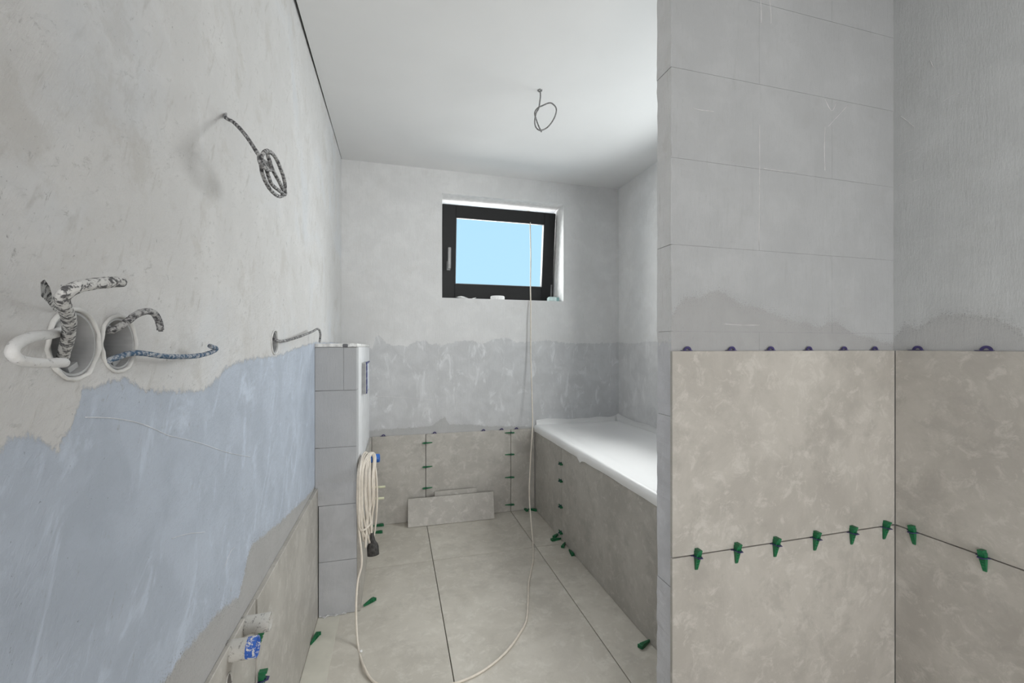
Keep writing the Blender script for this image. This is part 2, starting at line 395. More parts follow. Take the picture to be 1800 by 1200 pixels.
# partition: masonry of blocks round a mortar core
PY0, PY1, PX0 = 1.080, 1.150, .780
wall_part = struct(obj('wall_partition', newbox(PX0+.004, XS, PY0+.0009, PY1-.002, 0, ZC), M_mortar))
ZB = [0, .257, .508, .762, 1.010, 1.260, 1.515, 1.770, 2.035, 2.290, ZC]
for r in range(10):
    xs = [PX0, 1.098, 1.675] if r % 2 == 0 else [PX0, 1.385, 1.675]
    xs = [PX0, 1.098, 1.675] if r % 2 == 0 else [PX0, 1.395, 1.675]
    for x0, x1 in zip(xs, xs[1:]):
        b = bmesh.new(); jit = random.uniform(-.0015, .0015) if x0 == PX0 else 0
        box(b, x0+(.0003 if x0 > PX0 else jit), x1-.0003, PY0, PY1, ZB[r]+.0005, ZB[r+1]-.0005)
        bmesh.ops.subdivide_edges(b, edges=[e for e in b.edges if abs((e.verts[0].co-e.verts[1].co).z) > .1], cuts=14)
        for v in b.verts:
            if v.co.x < PX0+.01: v.co.x += noise.noise(v.co*22)*.003+noise.noise(v.co*90)*.0012 - (.0 if v.co.y > 1.1 else 0)
        bmesh.ops.recalc_face_normals(b, faces=b.faces)
        for f in b.faces:
            f.material_index = 1 if f.normal.x < -.5 and f.calc_center_median().x < PX0+.02 else 0
        obj('block', b, [M_part, M_blockend], wall_part)

# rear wall behind the camera with a wide opening, doorway daylight
bm = bmesh.new()
box(bm, -.6, -.25, YR-.1, YR, -.1, ZC+.14); box(bm, 1.58, 2.2, YR-.1, YR, -.1, ZC+.14)
box(bm, -.25, 1.58, YR-.1, YR, 2.36, ZC+.14)
struct(obj('wall_rear', bm, M_white))
# unseen enclosures added behind the rear and side openings to block blue sky light
bm = bmesh.new()
box(bm, -.8, -.7, -4.2, YR-.1, -.1, 2.7); box(bm, 2.1, 2.2, -4.2, YR-.1, -.1, 2.7); box(bm, -.8, 2.2, -4.3, -4.2, -.1, 2.7)
box(bm, -.8, 2.2, -4.3, YR-.1, 2.62, 2.7); struct(obj('wall_sky_block_rear', bm, M_white))
struct(obj('floor_sky_block_rear', newbox(-.8, 2.2, -4.3, YR, -.12, -.002), M_floor))
bm = bmesh.new(); box(bm, -1.2, -1.1, -1.5, 0, -.1, 2.4); box(bm, -1.1, -.62, -1.5, -1.4, -.1, 2.4); box(bm, -1.1, -.62, -.1, 0, -.1, 2.4); box(bm, -1.2, -.62, -1.5, 0, 2.3, 2.4)
struct(obj('wall_sky_block_side', bm, M_white)); struct(obj('floor_sky_block_side', newbox(-1.2, -.62, -1.5, 0, -.1, -.001), M_floor))

# raised trowel lines left in the plaster
def ridge(parent, pts, r, mat): return obj('trowel_ridge', tube(pts, r, n=5, sides=5, rough=.5), mat, parent, smooth=True)
M_rl = flat('ridge_left', (.62, .64, .68), .85, .2); M_rs = flat('ridge_shower', (.60, .60, .60), .85, .2)
for q in (((150, 733), (200, 735), (250, 745), (295, 765)), ((295, 765), (350, 778), (400, 795), (440, 803)), ((302, 946), (330, 938), (360, 935)), ((395, 995), (405, 970), (412, 962))):
    ridge(wall_left, [at(*p, x=XL+.0004) for p in q], .0007, M_rl)
for q in (((1337, 0), (1338, 22), (1338, 40)), ((1353, 2), (1355, 25), (1355, 42)), ((1335, 220), (1335, 300), (1334, 430)), ((1342, 296), (1370, 300), (1400, 302)), ((1450, 175), (1462, 195), (1470, 180)), ((1490, 185), (1472, 205), (1456, 222)), ((1270, 569), (1300, 571), (1335, 571)), ((1218, 190), (1230, 193), (1255, 196)), ((1450, 222), (1449, 260), (1450, 300))):
    ridge(wall_part, [at(*p, y=PY0-.0002) for p in q], .0009, M_rs)
for q in (((1582, 203), (1595, 213), (1606, 222)), ((1578, 273), (1592, 267), (1606, 262)), ((1658, 178), (1670, 170), (1686, 164)), ((1635, 106), (1638, 113), (1640, 118)), ((1580, 326), (1600, 320), (1625, 312))):
    ridge(wall_shower, [at(*p, x=XS-.0002) for p in q], .0009, M_rs)
for q in (((660, 696), (700, 698), (760, 703)), ((962, 707), (1000, 708), (1040, 709))): ridge(wall_back, [at(*p, y=YB-.0004) for p in q], .0010, M_rs)
# ---------------------------------------------------------------- tiles
def tile(parent, x0, x1, y0, y1, z0, z1, mat=M_tile, name='tile', bev=.0012):
    c = ((x0+x1)/2, (y0+y1)/2, (z0+z1)/2)
    return obj(name, newbox(x0, x1, y0, y1, z0, z1, bev=bev), mat, parent, origin=c)
g2 = .0017
cols = [(-.349, .205), (.205, .8215), (.8215, 1.438), (1.438, 1.70)]
rows = [(2.452, 3.04), (1.252, 2.452), (.052, 1.252), (-1.148, .052), (YR, -1.148)]
for x0, x1 in cols:
    for y0, y1 in rows: tile(floor, x0+g2, x1-g2, y0+g2, y1-g2, -.011, 0, M_floor)
obj('screed_strip', newbox(-.334, -.242, 1.0, 2.062, 0, .0018), M_strip, floor)
# left wall
tile(wall_left, XL, XL+.0095, 0.02, 1.2035, .002, .5800)
tile(wall_left, XL, XL+.0135, 1.2048, 2.068, .002, .5795)
tile(wall_left, XL, XL+.0095, -.29, 0.0175, .002, .5800)
# back wall
for x0, x1 in ((-.156, .2035), (.2035, .8195), (.8195, 1.0040)): tile(wall_back, x0+g2, x1-g2, YB-.0125, YB-.0025, .0015, .6035)
obj('adhesive_bed', newbox(-.156, 1.003, YB-.0024, YB, .001, .600), M_slab, wall_back)
# partition and shower
for z0, z1 in ((.0015, .6), (.6, 1.2035)):
    tile(wall_part, .7755, 1.6635, PY0-.011, PY0, z0+g2, z1-g2)
    tile(wall_shower, XS-.011, XS, -.13, PY0-.012, z0+g2, z1-g2)
    tile(wall_shower, XS-.011, XS, -1.33, -.1325, z0+g2, z1-g2)

# ---------------------------------------------------------------- boxed-in cistern
BX = -.172; BY = 2.070
cb = tag(empty('cistern_boxing', (-.25, 2.5, 0)), 'grey block boxing of the wall-hung toilet frame, waist high beside left wall', 'boxing')
def inb(o): o.matrix_parent_inverse = cb.matrix_world.inverted() if False else Matrix.Translation(-Vector((-.25, 2.5, 0))); return o
bz = [0.0005, .245, .498, .758, 1.016, 1.213]
for i in range(5):
    segs = [(-.333 if bz[i+1] < .6 else XL+.0005, -.228), (-.228, BX)] if i == 4 else [(-.333 if bz[i+1] < .58 else XL+.0005, BX)]
    for x0, x1 in segs:
        b = bmesh.new(); box(b, x0, x1-.0008*(x1 < BX), BY+random.uniform(-.001, .001), BY+.10, bz[i]+.001, bz[i+1]-.001, bev=.0012)
        inb(obj('block', b, M_boxing, cb))
inb(obj('mortar_core', newbox(-.332, BX-.004, BY+.003, BY+.09, .002, 1.212), M_mortar, cb))
inb(obj('side_board', newbox(BX-.0125, BX, BY+.1005, YB-.0005, .001, 1.2125), M_white, cb))
inb(obj('back_fill', newbox(XL+.001, BX-.0135, BY+.1005, YB-.0005, .001, 1.2), M_mortar, cb))
b = bmesh.new(); n = 24
for i in range(n+1):
    pass
b = newbox(XL+.001, BX+.002, BY-.004, YB-.001, 1.2135, 1.229)
bmesh.ops.subdivide_edges(b, edges=[e for e in b.edges if abs((e.verts[0].co-e.verts[1].co).x) > .1], cuts=16)
for v in b.verts:
    if v.co.y < BY+.01:
        v.co.y += noise.noise(Vector((v.co.x*40, 0, v.co.z*20)))*.004; v.co.z += noise.noise(Vector((v.co.x*50, 3, 0)))*.0025
inb(obj('top_slab', b, M_cap, cb, smooth=False))
inb(obj('mortar_lump', newbox(-.232, -.208, BY-.007, BY+.01, 1.212, 1.2275, bev=.003), M_pvcd, cb))
inb(tile(cb, BX+.0005, BX+.016, BY+.001, 2.44, .001, .6015)); inb(tile(cb, BX+.0005, BX+.016, 2.4425, YB-.012, .001, .6015))

# flush plate frame on the side of the boxing
fp = tag(empty('flush_plate_frame', (BX, 2.40, .9)), 'grey and blue plastic inspection frame for the toilet flush plate, on the boxing side', 'flush frame')
def inp(o, e): o.matrix_parent_inverse = Matrix.Translation(-e.location); return o
y0, y1, z0, z1 = 2.36, 2.60, .965, 1.130
for k_, (a, c, d, e) in enumerate(((y0, y1, z1-.012, z1), (y0, y1, z0, z0+.012), (y0, y0+.012, z0+.012, z1-.012), (y1-.012, y1, z0+.012, z1-.012))):
    pass
b = bmesh.new()
for a, c, d, e in ((y0, y1, z1-.010, z1), (y0, y1, z0, z0+.010), (y0, y0+.010, z0+.010, z1-.010), (y1-.010, y1, z0+.010, z1-.010)):
    box(b, BX+.0003, BX+.022, a, c, d, e)
inp(obj('collar', b, M_pvc, fp), fp)
b = bmesh.new()
for i in range(4): box(b, BX+.0235, BX+.0262, y0+.002, y0+.05, z0+.014+i*.037, z0+.040+i*.037)
for a, c, d, e in ((y0, y1, z1-.004, z1+.003), (y0+.012, y0+.02, z0+.002, z1)): box(b, BX+.022, BX+.0272, a, c, d, e)
inp(obj('blue_clips', b, flat('navy_plastic', (.02, .03, .16), .4), fp), fp)['label'] = 'navy blue clips and edge'
inp(obj('cover_insert', newbox(BX+.0005, BX+.0235, y0+.0105, y1-.0105, z0+.0105, z1-.0105), flat('pale_insert', (.62, .66, .72), .6), fp), fp)
inp(obj('groove', newbox(BX+.006, BX+.0075, y0-.0012, y0+.002, z0+.004, z1-.004), M_pvcd, fp), fp)
inp(obj('groove', newbox(BX+.013, BX+.0145, y0-.0012, y0+.002, z0+.004, z1-.004), M_pvcd, fp), fp)

# ---------------------------------------------------------------- bathtub and its surround
TX0, TX1, TY0, TY1, TZ = 1.0185, XR-.003, 1.165, YB-.002, .6225
sur = struct(obj('trim_1', newbox(TX0, TX0+.05, TY0, YB-.012, .001, .575), M_mortar)); sur.name = 'trim_1'
tile(sur, 1.0065, 1.0180, 2.4978, YB-.012, .0015, .5785); tile(sur, 1.0065, 1.0180, 1.2975, 2.4955, .0015, .5785); tile(sur, 1.0065, 1.0180, 1.162, 1.2955, .0015, .5785)

tub = tag(empty('bathtub', (1.36, 2.1, 0)), 'white built-in bathtub wrapped in protective film, in the alcove behind the partition', 'bathtub')
def rrect(x0, x1, y0, y1, r, n=6):
    out = []
    for cx, cy, a0 in ((x1-r, y1-r, 0), (x0+r, y1-r, 90), (x0+r, y0+r, 180), (x1-r, y0+r, 270)):
        for i in range(n+1):
            a = math.radians(a0+90*i/n); out.append((cx+r*math.cos(a), cy+r*math.sin(a)))
    return out
b = bmesh.new(); rings = []
for ins, z, r in ((.004, .55, .012), (.0, .60, .012), (.002, .612, .014), (.008, .6165, .02), (.055, .6155, .07), (.068, .608, .09), (.085, .50, .12), (.12, .28, .15), (.18, .20, .16), (.26, .19, .10)):
    rings.append([b.verts.new((x, y, z)) for x, y in rrect(TX0+.056-.056*(ins < .05)+ins*.98-(.055 if ins > .05 else 0)*0-(.05 if ins > .05 else 0), TX1-ins, TY0+ins, TY1-ins, max(r, .012))])
for A, B in zip(rings, rings[1:]):
    for i in range(len(A)): b.faces.new((A[i], A[(i+1) % len(A)], B[(i+1) % len(A)], B[i]))
b.faces.new(rings[-1])
bmesh.ops.recalc_face_normals(b, faces=b.faces)
def int_(o): return inp(o, tub)
int_(obj('tub_shell', b, M_acryl, tub, smooth=True))
# film sheet stretched over the whole tub, hem folded over the front edge
b = bmesh.new(); NX, NY = 34, 70; vg = {}
for i in range(NX+1):
    for j in range(NY+1):
        u = i/NX; v = j/NY; y = TY0+.002+(TY1-TY0-.004)*v
        if i <= 5:                       # hanging hem + rounded front edge
            prof = [(-.016, .5800), (-.019, .592), (-.0195, .606), (-.016, .6195), (-.006, .6285), (.006, .630)]
            dx, z = prof[i]; x = TX0+dx+.001
            wv = noise.noise(Vector((y*9, i*.25, 1)))*.0022+noise.noise(Vector((y*31, i*.5, 2)))*.0010
            x += wv*(1 if i < 5 else .3)
            if i == 0:
                z += noise.noise(Vector((y*5, 0, 7)))*.003
                if abs(y-2.21) < .035: z -= .020*(1-abs(y-2.21)/.035); x -= .004
            if i == 1 and abs(y-2.21) < .04: x -= .007*(1-abs(y-2.21)/.04)
        else:
            uu = (i-5)/(NX-5); x = TX0+.007+(TX1-TX0-.009)*uu
            e = min(uu*.69, (1-uu)*.69, (y-TY0), (TY1-y))
            sag = min(1, max(0, (e-.045)/.07)); sag = sag*sag*(3-2*sag)
            z = .6285-.010*sag+noise.noise(Vector((x*4, y*4, 0)))*.0015*sag+noise.noise(Vector((x*18, y*7, 0)))*.0007
        vg[i, j] = b.verts.new((x, y, z))
for i in range(NX):
    for j in range(NY): b.faces.new((vg[i, j], vg[i+1, j], vg[i+1, j+1], vg[i, j+1]))
bmesh.ops.recalc_face_normals(b, faces=b.faces)
fo = int_(obj('protective_film', b, M_film, tub, smooth=True)); fo['label'] = 'white protective film stretched over the tub'
# loose film turned up against the walls
def upfold(pts):
    b = bmesh.new(); prev = None
    for i, (x, y, h, nx, ny) in enumerate(pts):
        ring = []
        for k_ in range(5):
            t = k_/4; off = .001+.012*(1-t)**2+abs(noise.noise(Vector((x*14+y*14, t*2, 4))))*.007
            ring.append(b.verts.new((x+nx*off, y+ny*off, .629+h*t)))
        if prev:
            for k_ in range(4): b.faces.new((prev[k_], ring[k_], ring[k_+1], prev[k_+1]))
        prev = ring
    return b
P = []
for i in range(31):
    t = i/30; h = .034+.012*noise.noise(Vector((t*6, 2, 0)))+(.018*max(0, 1-abs(t-1)/.12))+(.012*max(0, 1-abs(t-.12)/.12))
    P.append((TX0+(TX1-TX0-.001)*t, TY1-.0005, h, 0, -1))
P = P[:-1]
for i in range(41):
    t = i/40; h = .034+.014*noise.noise(Vector((t*8, 5, 0)))+.022*max(0, 1-t/.06)+.008*max(0, 1-abs(t-.2)/.08)
    P.append((TX1-.001, TY1-.001-(TY1-TY0-.004)*t, h, -1, 0))
int_(obj('film_fold', upfold(P), M_fold, tub, smooth=True))['label'] = 'translucent edge of film turned up against the walls'

# ---------------------------------------------------------------- window
w1 = struct(empty('window_1', (.78, YB+.26, WZ0)))
def inw(o): return inp(o, w1)
b = bmesh.new(); fy0, fy1 = YB+.262, YB+.335; fw = .05
box(b, WX0+.0005, WX0+fw, fy0, fy1, WZ0+.0005, WZ1-.0005); box(b, WX1-fw, WX1-.0005, fy0, fy1, WZ0+.0005, WZ1-.0005)
box(b, WX0+fw, WX1-fw, fy0, fy1, WZ1-fw, WZ1-.0005); box(b, WX0+fw, WX1-fw, fy0, fy1, WZ0+.0005, WZ0+fw)
inw(obj('window_frame', b, M_frame, w1))
# sash, tilted inwards about its lower edge
SX0, SX1, SZ0, SH = WX0+.016, WX1-.012, WZ0+.020, .700
tilt = Matrix.Translation((0, YB+.262, SZ0)) @ Matrix.Rotation(math.radians(7.0), 4, 'X')
def sashbox(b, x0, x1, y0, y1, z0, z1, bev=0):
    c = bmesh.new(); box(c, x0, x1, y0, y1, z0, z1, bev=bev); me = bpy.data.meshes.new('t'); c.transform(tilt); c.to_mesh(me); c.free(); b.from_mesh(me); bpy.data.meshes.remove(me)
b = bmesh.new(); L_, R_, T_, B_ = .103, .095, .092, .118
sashbox(b, SX0, SX0+L_, -.050, -.002, 0, SH, .004); sashbox(b, SX1-R_, SX1, -.050, -.002, 0, SH, .004)
sashbox(b, SX0+L_-.004, SX1-R_+.004, -.050, -.002, SH-T_, SH, .004); sashbox(b, SX0+L_-.004, SX1-R_+.004, -.050, -.002, 0, B_, .004)
sash = inw(obj('sash', b, M_frame, w1))
b = bmesh.new(); gx0, gx1, gz0, gz1 = SX0+L_, SX1-R_, B_, SH-T_
for a in ((gx0-.001, gx0+.004, gz0, gz1), (gx1-.004, gx1+.001, gz0, gz1), (gx0, gx1, gz0-.001, gz0+.004), (gx0, gx1, gz1-.004, gz1+.001)):
    sashbox(b, a[0], a[1], -.053, -.046, a[2], a[3])
g_ = obj('gasket', b, M_edge, sash)
b = bmesh.new(); sashbox(b, gx0, gx1, -.030, -.026, gz0, gz1); obj('pane', b, M_glass, sash)
b = bmesh.new(); sashbox(b, SX0+.036, SX0+.066, -.060, -.0505, .215, .285, .004); sashbox(b, SX0+.043, SX0+.059, -.082, -.060, .235, .255, .002)
sashbox(b, SX0+.040, SX0+.064, -.094, -.080, .225, .385, .005)
h_ = obj('handle', b, M_handle, sash); h_['label'] = 'grey window handle'
b = bmesh.new(); sashbox(b, SX1-.020, SX1-.008, -.060, -.050, .02, .14, .002); obj('hinge_cover', b, M_handle, sash)
b = bmesh.new(); sashbox(b, SX0-.003, SX0-.0005, -.050, -.046, .0, SH-.003); obj('seal', b, M_handle, sash)

# things on the sill
sy = YB+.10
tr = tag(empty('tape_roll', (.745, sy, WZ0)), 'white speckled roll of tape standing on the sill in the middle of the window', 'tape')
b = lathe([(.030, 0), (.054, 0), (.054, .030), (.050, .034), (.034, .034), (.030, .03), (.030, 0)], sides=28)
o = obj('tape', b, M_roll, tr, smooth=False); o = obj('core', lathe([(.027, .0005), (.0298, .0005), (.0298, .030), (.027, .030), (.027, .0005)], sides=28), M_paper, tr)
tb = tag(empty('sponge_box', (1.185, YB+.075, WZ0)), 'small teal plastic box lying at the right end of the window sill', 'box')
obj('body', newbox(-.042, .020, -.03, .03, 0, .038, bev=.006, seg=2), flat('pale_teal', (.50, .62, .61), .4), tb)
obj('lid', newbox(.0205, .040, -.028, .028, .0, .036, bev=.004), M_teal, tb)['label'] = 'dark teal end'
ps = empty('paper_sheet', (.50, YB+.11, WZ0)); tag(ps, 'thin white folded sheet lying flat at the left of the window sill', 'paper')
b = bmesh.new()
for i in range(9):
    for j in (0, 1):
        b.verts.new((-.075+.15*i/8, -.06+.12*j, .012+.010*math.sin(i*.8+j)+(.004 if j else 0)))
b.verts.ensure_lookup_table()
for i in range(8): b.faces.new((b.verts[2*i], b.verts[2*i+2], b.verts[2*i+3], b.verts[2*i+1]))
bmesh.ops.solidify(b, geom=b.faces[:], thickness=.002); obj('sheet', b, M_paper, ps)
obj('sheet_fold', newbox(-.075, .085, -.058, .058, .0002, .0018), M_paper, ps)

# ---------------------------------------------------------------- leaning offcuts against the back wall
def lean_tile(name, bl, br, tl_z, ytop, thick, label):
    w_ = (br-bl).length; o = empty(name, bl); dirx = (br-bl).normalized()
    rz = math.atan2(dirx.y, dirx.x); run = ytop-(bl.y+br.y)/2; ang = math.atan2(run, tl_z); Ln = math.hypot(run, tl_z)
    o.rotation_euler = (0, 0, rz)
    b = newbox(0, w_, -thick, 0, 0, Ln, bev=.001); b.transform(Matrix.Rotation(-ang, 4, 'X')); 
    mz = min(v.co.z for v in b.verts); bmesh.ops.translate(b, verts=b.verts, vec=(0, 0, -mz+.0003))
    obj('slab', b, M_tile, o); return tag(o, label, 'tile')
BLp = at(717, 927, z=0); BRp = at(869, 911, z=0)
lean_tile('tile_offcut', BLp, BRp, .176, 2.985, .009, 'long beige tile offcut leaning on the back wall, in front of the smaller piece')
lean_tile('tile_offcut', Vector((.262, 2.985, 0)), Vector((.560, 2.985, 0)), .204, 3.012, .009, 'narrower beige tile offcut standing behind the long leaning one')

# ---------------------------------------------------------------- wedges and clips
def wedge_bm():
    """green wedge: z along its length (head up), y away from the wall"""
    b = bmesh.new()
    def sec(z, w_, y0, y1): return [b.verts.new(p) for p in ((-w_, y0, z), (w_, y0, z), (w_, y1, z), (-w_, y1, z))]
    S = [sec(-.042, .0042, .001, .004), sec(-.02, .0062, .001, .009), sec(.0, .0078, .001, .0135), sec(.012, .0080, .001, .0165), sec(.0150, .0058, .001, .0165), sec(.0155, .0062, .001, .020), sec(.021, .0060, .001, .020)]
    for A, B in zip(S, S[1:]):
        for i in range(4): b.faces.new((A[i], A[(i+1) % 4], B[(i+1) % 4], B[i]))
    b.faces.new(S[0][::-1]); b.faces.new(S[-1])
    # ribs on the outer face
    for i in range(5):
        z = -.034+i*.009; y = .001+.0125*(z+.042)/.042+.0022; box(b, -.0035, .0035, y-.001, y+.0012, z-.0012, z+.0012)
    bmesh.ops.recalc_face_normals(b, faces=b.faces); return b
def clip_bm():
    b = bmesh.new()
    prism([(-.0135, .0), (.0135, .0), (.0105, .012), (.006, .0235), (-.006, .0235), (-.0105, .012)], .0018, b, Matrix.Rotation(-math.pi/2, 4, 'X') @ Matrix.Scale(-1, 4, (0, 0, 1)))
    for v in b.verts: v.co.z, v.co.y = v.co.z, abs(v.co.y)
    box(b, .0135, .0185, .0, .004, -.001, .001)
    return b
def arch_bm():
    b = bmesh.new(); n = 14; R0, R1 = .0128, .0055; F = []
    for y in (.003, .0052):
        out = [b.verts.new((R0*math.cos(math.pi*i/n), y, R0*math.sin(math.pi*i/n))) for i in range(n+1)]
        inn = [b.verts.new((R1*math.cos(math.pi*i/n), y, .002+R1*.75*math.sin(math.pi*i/n))) for i in range(n+1)]
        F.append((out, inn))
    (o1, i1), (o2, i2) = F
    for i in range(n):
        b.faces.new((o1[i], o1[i+1], i1[i+1], i1[i])); b.faces.new((o2[i+1], o2[i], i2[i], i2[i+1]))
        b.faces.new((o1[i+1], o1[i], o2[i], o2[i+1])); b.faces.new((i1[i], i1[i+1], i2[i+1], i2[i]))
    for s_ in (0, n): b.faces.new((o1[s_], i1[s_], i2[s_], o2[s_]))
    box(b, -.014, .022, .0006, .0085, -.0002, .0012)          # foot lying on the tile edge
    bmesh.ops.recalc_face_normals(b, faces=b.faces); return b
def mesh_of(name, bm, mat):
    me = bpy.data.meshes.new(name); bm.to_mesh(me); bm.free(); me.materials.append(mat); return me
ME_W, ME_C, ME_A = mesh_of('wedge', wedge_bm(), M_green), mesh_of('clip', clip_bm(), M_purple), mesh_of('arch', arch_bm(), M_purple)
ME_CD = mesh_of('clip', clip_bm(), M_purple2)
WALLROT = {'front': math.pi, 'right': math.pi/2, 'left': -math.pi/2}     # local +y away from the wall: -Y, -X, +X
def frame(normal, roll=0):
    return Matrix.Rotation({'-y': math.pi, '-x': math.pi/2, '+x': -math.pi/2}[normal], 4, 'Z') @ Matrix.Rotation(roll, 4, 'Y')
def leveler(loc, normal, roll, label, group, dark=False, s=1):
    e = bpy.data.objects.new('tile_leveling_wedge', None); e.empty_display_size = .02; link(e)
    e.matrix_world = Matrix.Translation(loc) @ frame(normal, roll) @ Matrix.Scale(s, 4) @ Matrix.Diagonal((.62 if dark else 1, 1, 1.08 if dark else 1, 1))
    for nm, me in (('wedge', ME_W), ('clip', ME_CD if dark else ME_C)):
        o = bpy.data.objects.new(nm, me); link(o, e)
    return tag(e, label, 'tile wedge', group)
def arch(loc, normal, label, group, s=1):
    o = bpy.data.objects.new('leveling_clip', ME_A); link(o); o.matrix_world = Matrix.Translation(loc) @ frame(normal) @ Matrix.Scale(s, 4)
    return tag(o, label, 'tile clip', group)
ORD = ['leftmost', 'second from left', 'third from left', 'fourth from left', 'fifth from left', 'sixth from left']
yf = PY0-.011; xf = XS-.011
for i, x in enumerate((.856, .998, 1.145, 1.306, 1.462, 1.612)):
    leveler((x, yf, .6), '-y', random.uniform(-.05, .05)-.03, f'{ORD[i]} of six green wedges in the horizontal joint of the partition tiles', 'green wedges in the partition tile joint')
for i, y in enumerate((1.013, .837)):
    leveler((xf, y, .6), '-x', .05, ('green wedge in the right shower wall joint, next to the corner', 'green wedge in the right shower wall joint, farther from the corner')[i], 'green wedges in the right shower wall joint')
for i, x in enumerate((.830, .988, 1.136, 1.289, 1.439, 1.577)):
    arch((x, yf+.008, 1.2030), '-y', f'{ORD[i]} of six dark purple clips on top of the partition tiles', 'purple clips on the partition tiles')
for i, y in enumerate((1.005, .835)):
    arch((xf+.008, y, 1.2030), '-x', ('dark purple clip on the right shower wall tiles, next to the corner', 'dark purple clip on the right shower wall tiles, farther from the corner')[i], 'purple clips on the right shower wall tiles', 1.15)
for i, x in enumerate((-.08, .265, .615, .751, .864)):
    arch((x, YB-.004, .6038), '-y', f'{ORD[i]} of five small purple clips on top of the back wall tiles', 'purple clips on the back wall tiles')
for i, z in enumerate((.543, .376, .228)):
    leveler((.2035, YB-.011, z), '-y', math.pi/2, f'{("top", "middle", "lowest")[i]} green wedge in the left vertical joint of the back wall tiles', 'green wedges in the left back wall joint', True)
for i, z in enumerate((.582, .422, .254, .053)):
    leveler((.8195, YB-.011, z), '-y', -math.pi/2, f'{("top", "second from top", "third from top", "lowest")[i]} green wedge in the right vertical joint of the back wall tiles', 'green wedges in the right back wall joint', True)
for i, z in enumerate((.479, .372, .211, .048)):
    leveler((1.0065, 2.4965, z), '-x', -math.pi/2, f'{("top", "second from top", "third from top", "lowest")[i]} dark green wedge in the vertical joint of the bath panel', 'green wedges in the bath panel joint', True, .95)
leveler((XL+.0155, 1.205, .505), '+x', 0, 'green wedge in the left wall tile joint, just below the first pipe stub', 'green wedges in the left wall joint')
leveler((XL+.0155, 1.205, .375), '+x', 0, 'purple and green wedge in the left wall joint, at the bottom edge', 'green wedges in the left wall joint')
# three wedges pushed into the joint of the boxing tiles
for i, (z, yy) in enumerate(((.470, 2.44), (.425, 2.44), (.385, 2.44))):
    leveler((BX+.016, yy, z), '+x', math.pi/2+.15*(i-1), f'{("top", "middle", "lowest")[i]} green wedge in the joint of the boxing tiles, behind the cord coil', 'green wedges on the boxing')
def loose(px, py, ang, label, z=0, lying=True, s=1.05):
    p = at(px, py, z=0); o = bpy.data.objects.new('loose_wedge', ME_W); link(o)
    o.matrix_world = Matrix.Translation((p.x, p.y, .0082)) @ Matrix.Rotation(math.radians(ang), 4, 'Z') @ Matrix.Rotation(math.pi/2, 4, 'X') @ Matrix.Rotation(math.pi/2, 4, 'Z') @ Matrix.Scale(s, 4)
    return tag(o, label, 'tile wedge', 'loose green wedges on the floor')
# ang = direction (deg from -Y... ) the tail points
loose(650, 1058, 142, 'loose green wedge on the floor right in front of the boxing foot')
loose(668, 924, 100, 'loose green wedge on the floor at the back wall, behind its neighbour')
loose(666, 936, 95, 'loose green wedge on the floor beside the cord coil, in front of its neighbour')
loose(926, 897, 20, 'tiny green wedge on the floor left of the hanging cord by the back corner')
loose(939, 897, 60, 'loose green wedge on the floor right in the corner of back wall and bath panel')
loose(976, 951, -80, 'loose green wedge on the floor pointing at the bath panel joint')
loose(979, 944, -45, 'green wedge leaning on the bath panel beside its joint, behind another')
loose(993, 961, -30, 'small green wedge on the floor just in front of the bath panel joint')
loose(1007, 974, 5, 'green wedge lying along the foot of the bath panel')
loose(1134, 1138, -62, 'nearest loose green wedge on the floor, at the bath panel by the partition')
loose(552, 1122, 170, 'green wedge on the floor at the foot of the left wall tile')

# ---------------------------------------------------------------- round boxes and cables in the left wall
def cup(i, deep, label):
    y, z, r = SOCK[i]; e = tag(empty('junction_box', (XL, y, z)), label, 'socket box', 'round wall boxes')
    r2 = r-.0006
    # shell open to the room
    b = lathe([(.001, -deep), (r2-.003, -deep), (r2-.0028, 0), (r2, 0), (r2, -deep-.002), (.001, -deep-.002)], sides=36, M=RX)
    obj('shell', b, M_pvc, e, smooth=False)
    b = bmesh.new()
    for a in (25,):
        c = bmesh.new(); box(c, -.035, -.008, -.008, .008, r2-.010, r2-.0035); c.transform(Matrix.Rotation(math.radians(a), 4, 'X')); me = bpy.data.meshes.new('t'); c.to_mesh(me); c.free(); b.from_mesh(me)
    obj('screw_lug', b, M_pvc, e)
    b = bmesh.new(); c = bmesh.new(); box(c, -.035, -.008, -.008, .008, r2-.010, r2-.0035); c.transform(Matrix.Rotation(math.radians(205), 4, 'X')); me = bpy.data.meshes.new('t'); c.to_mesh(me); c.free(); b.from_mesh(me)
    obj('screw_lug', b, M_pvc, e)
    b = bmesh.new(); box(b, -deep+.0005, -deep+.002, -.016, .016, .006, .012); box(b, -deep+.0005, -deep+.0018, -.016, .020, -.016, -.010); obj('slot', b, M_pvcd, e)
    # uneven collar of plaster round the mouth
    pts = [Vector((.001, (r+.0025)*math.cos(t*math.tau/40), (r+.0025)*math.sin(t*math.tau/40))) for t in range(40)]
    bb = tube(pts, lambda u: .0024, n=1, sides=8, closed=True)
    for v in bb.verts: v.co += Vector((noise.noise(v.co*70+Vector((i, 0, 0)))*.002, noise.noise(v.co*110)*.0016, noise.noise(v.co*100+Vector((5, 0, 0)))*.0016))
    obj('plaster_collar', bb, flat('collar_plaster', (.60, .60, .59), .9, .1, bump=.5) if 'collar_plaster' not in bpy.data.materials else bpy.data.materials['collar_plaster'], e, smooth=True)
    return e
cup(0, .048, 'grey round wall box with two plastered cables, left one of the joined pair')
cup(1, .048, 'grey round wall box with blue cable, right one of the joined pair')
cup(2, .020, 'small round wall box beside the block boxing, with one thin cable')

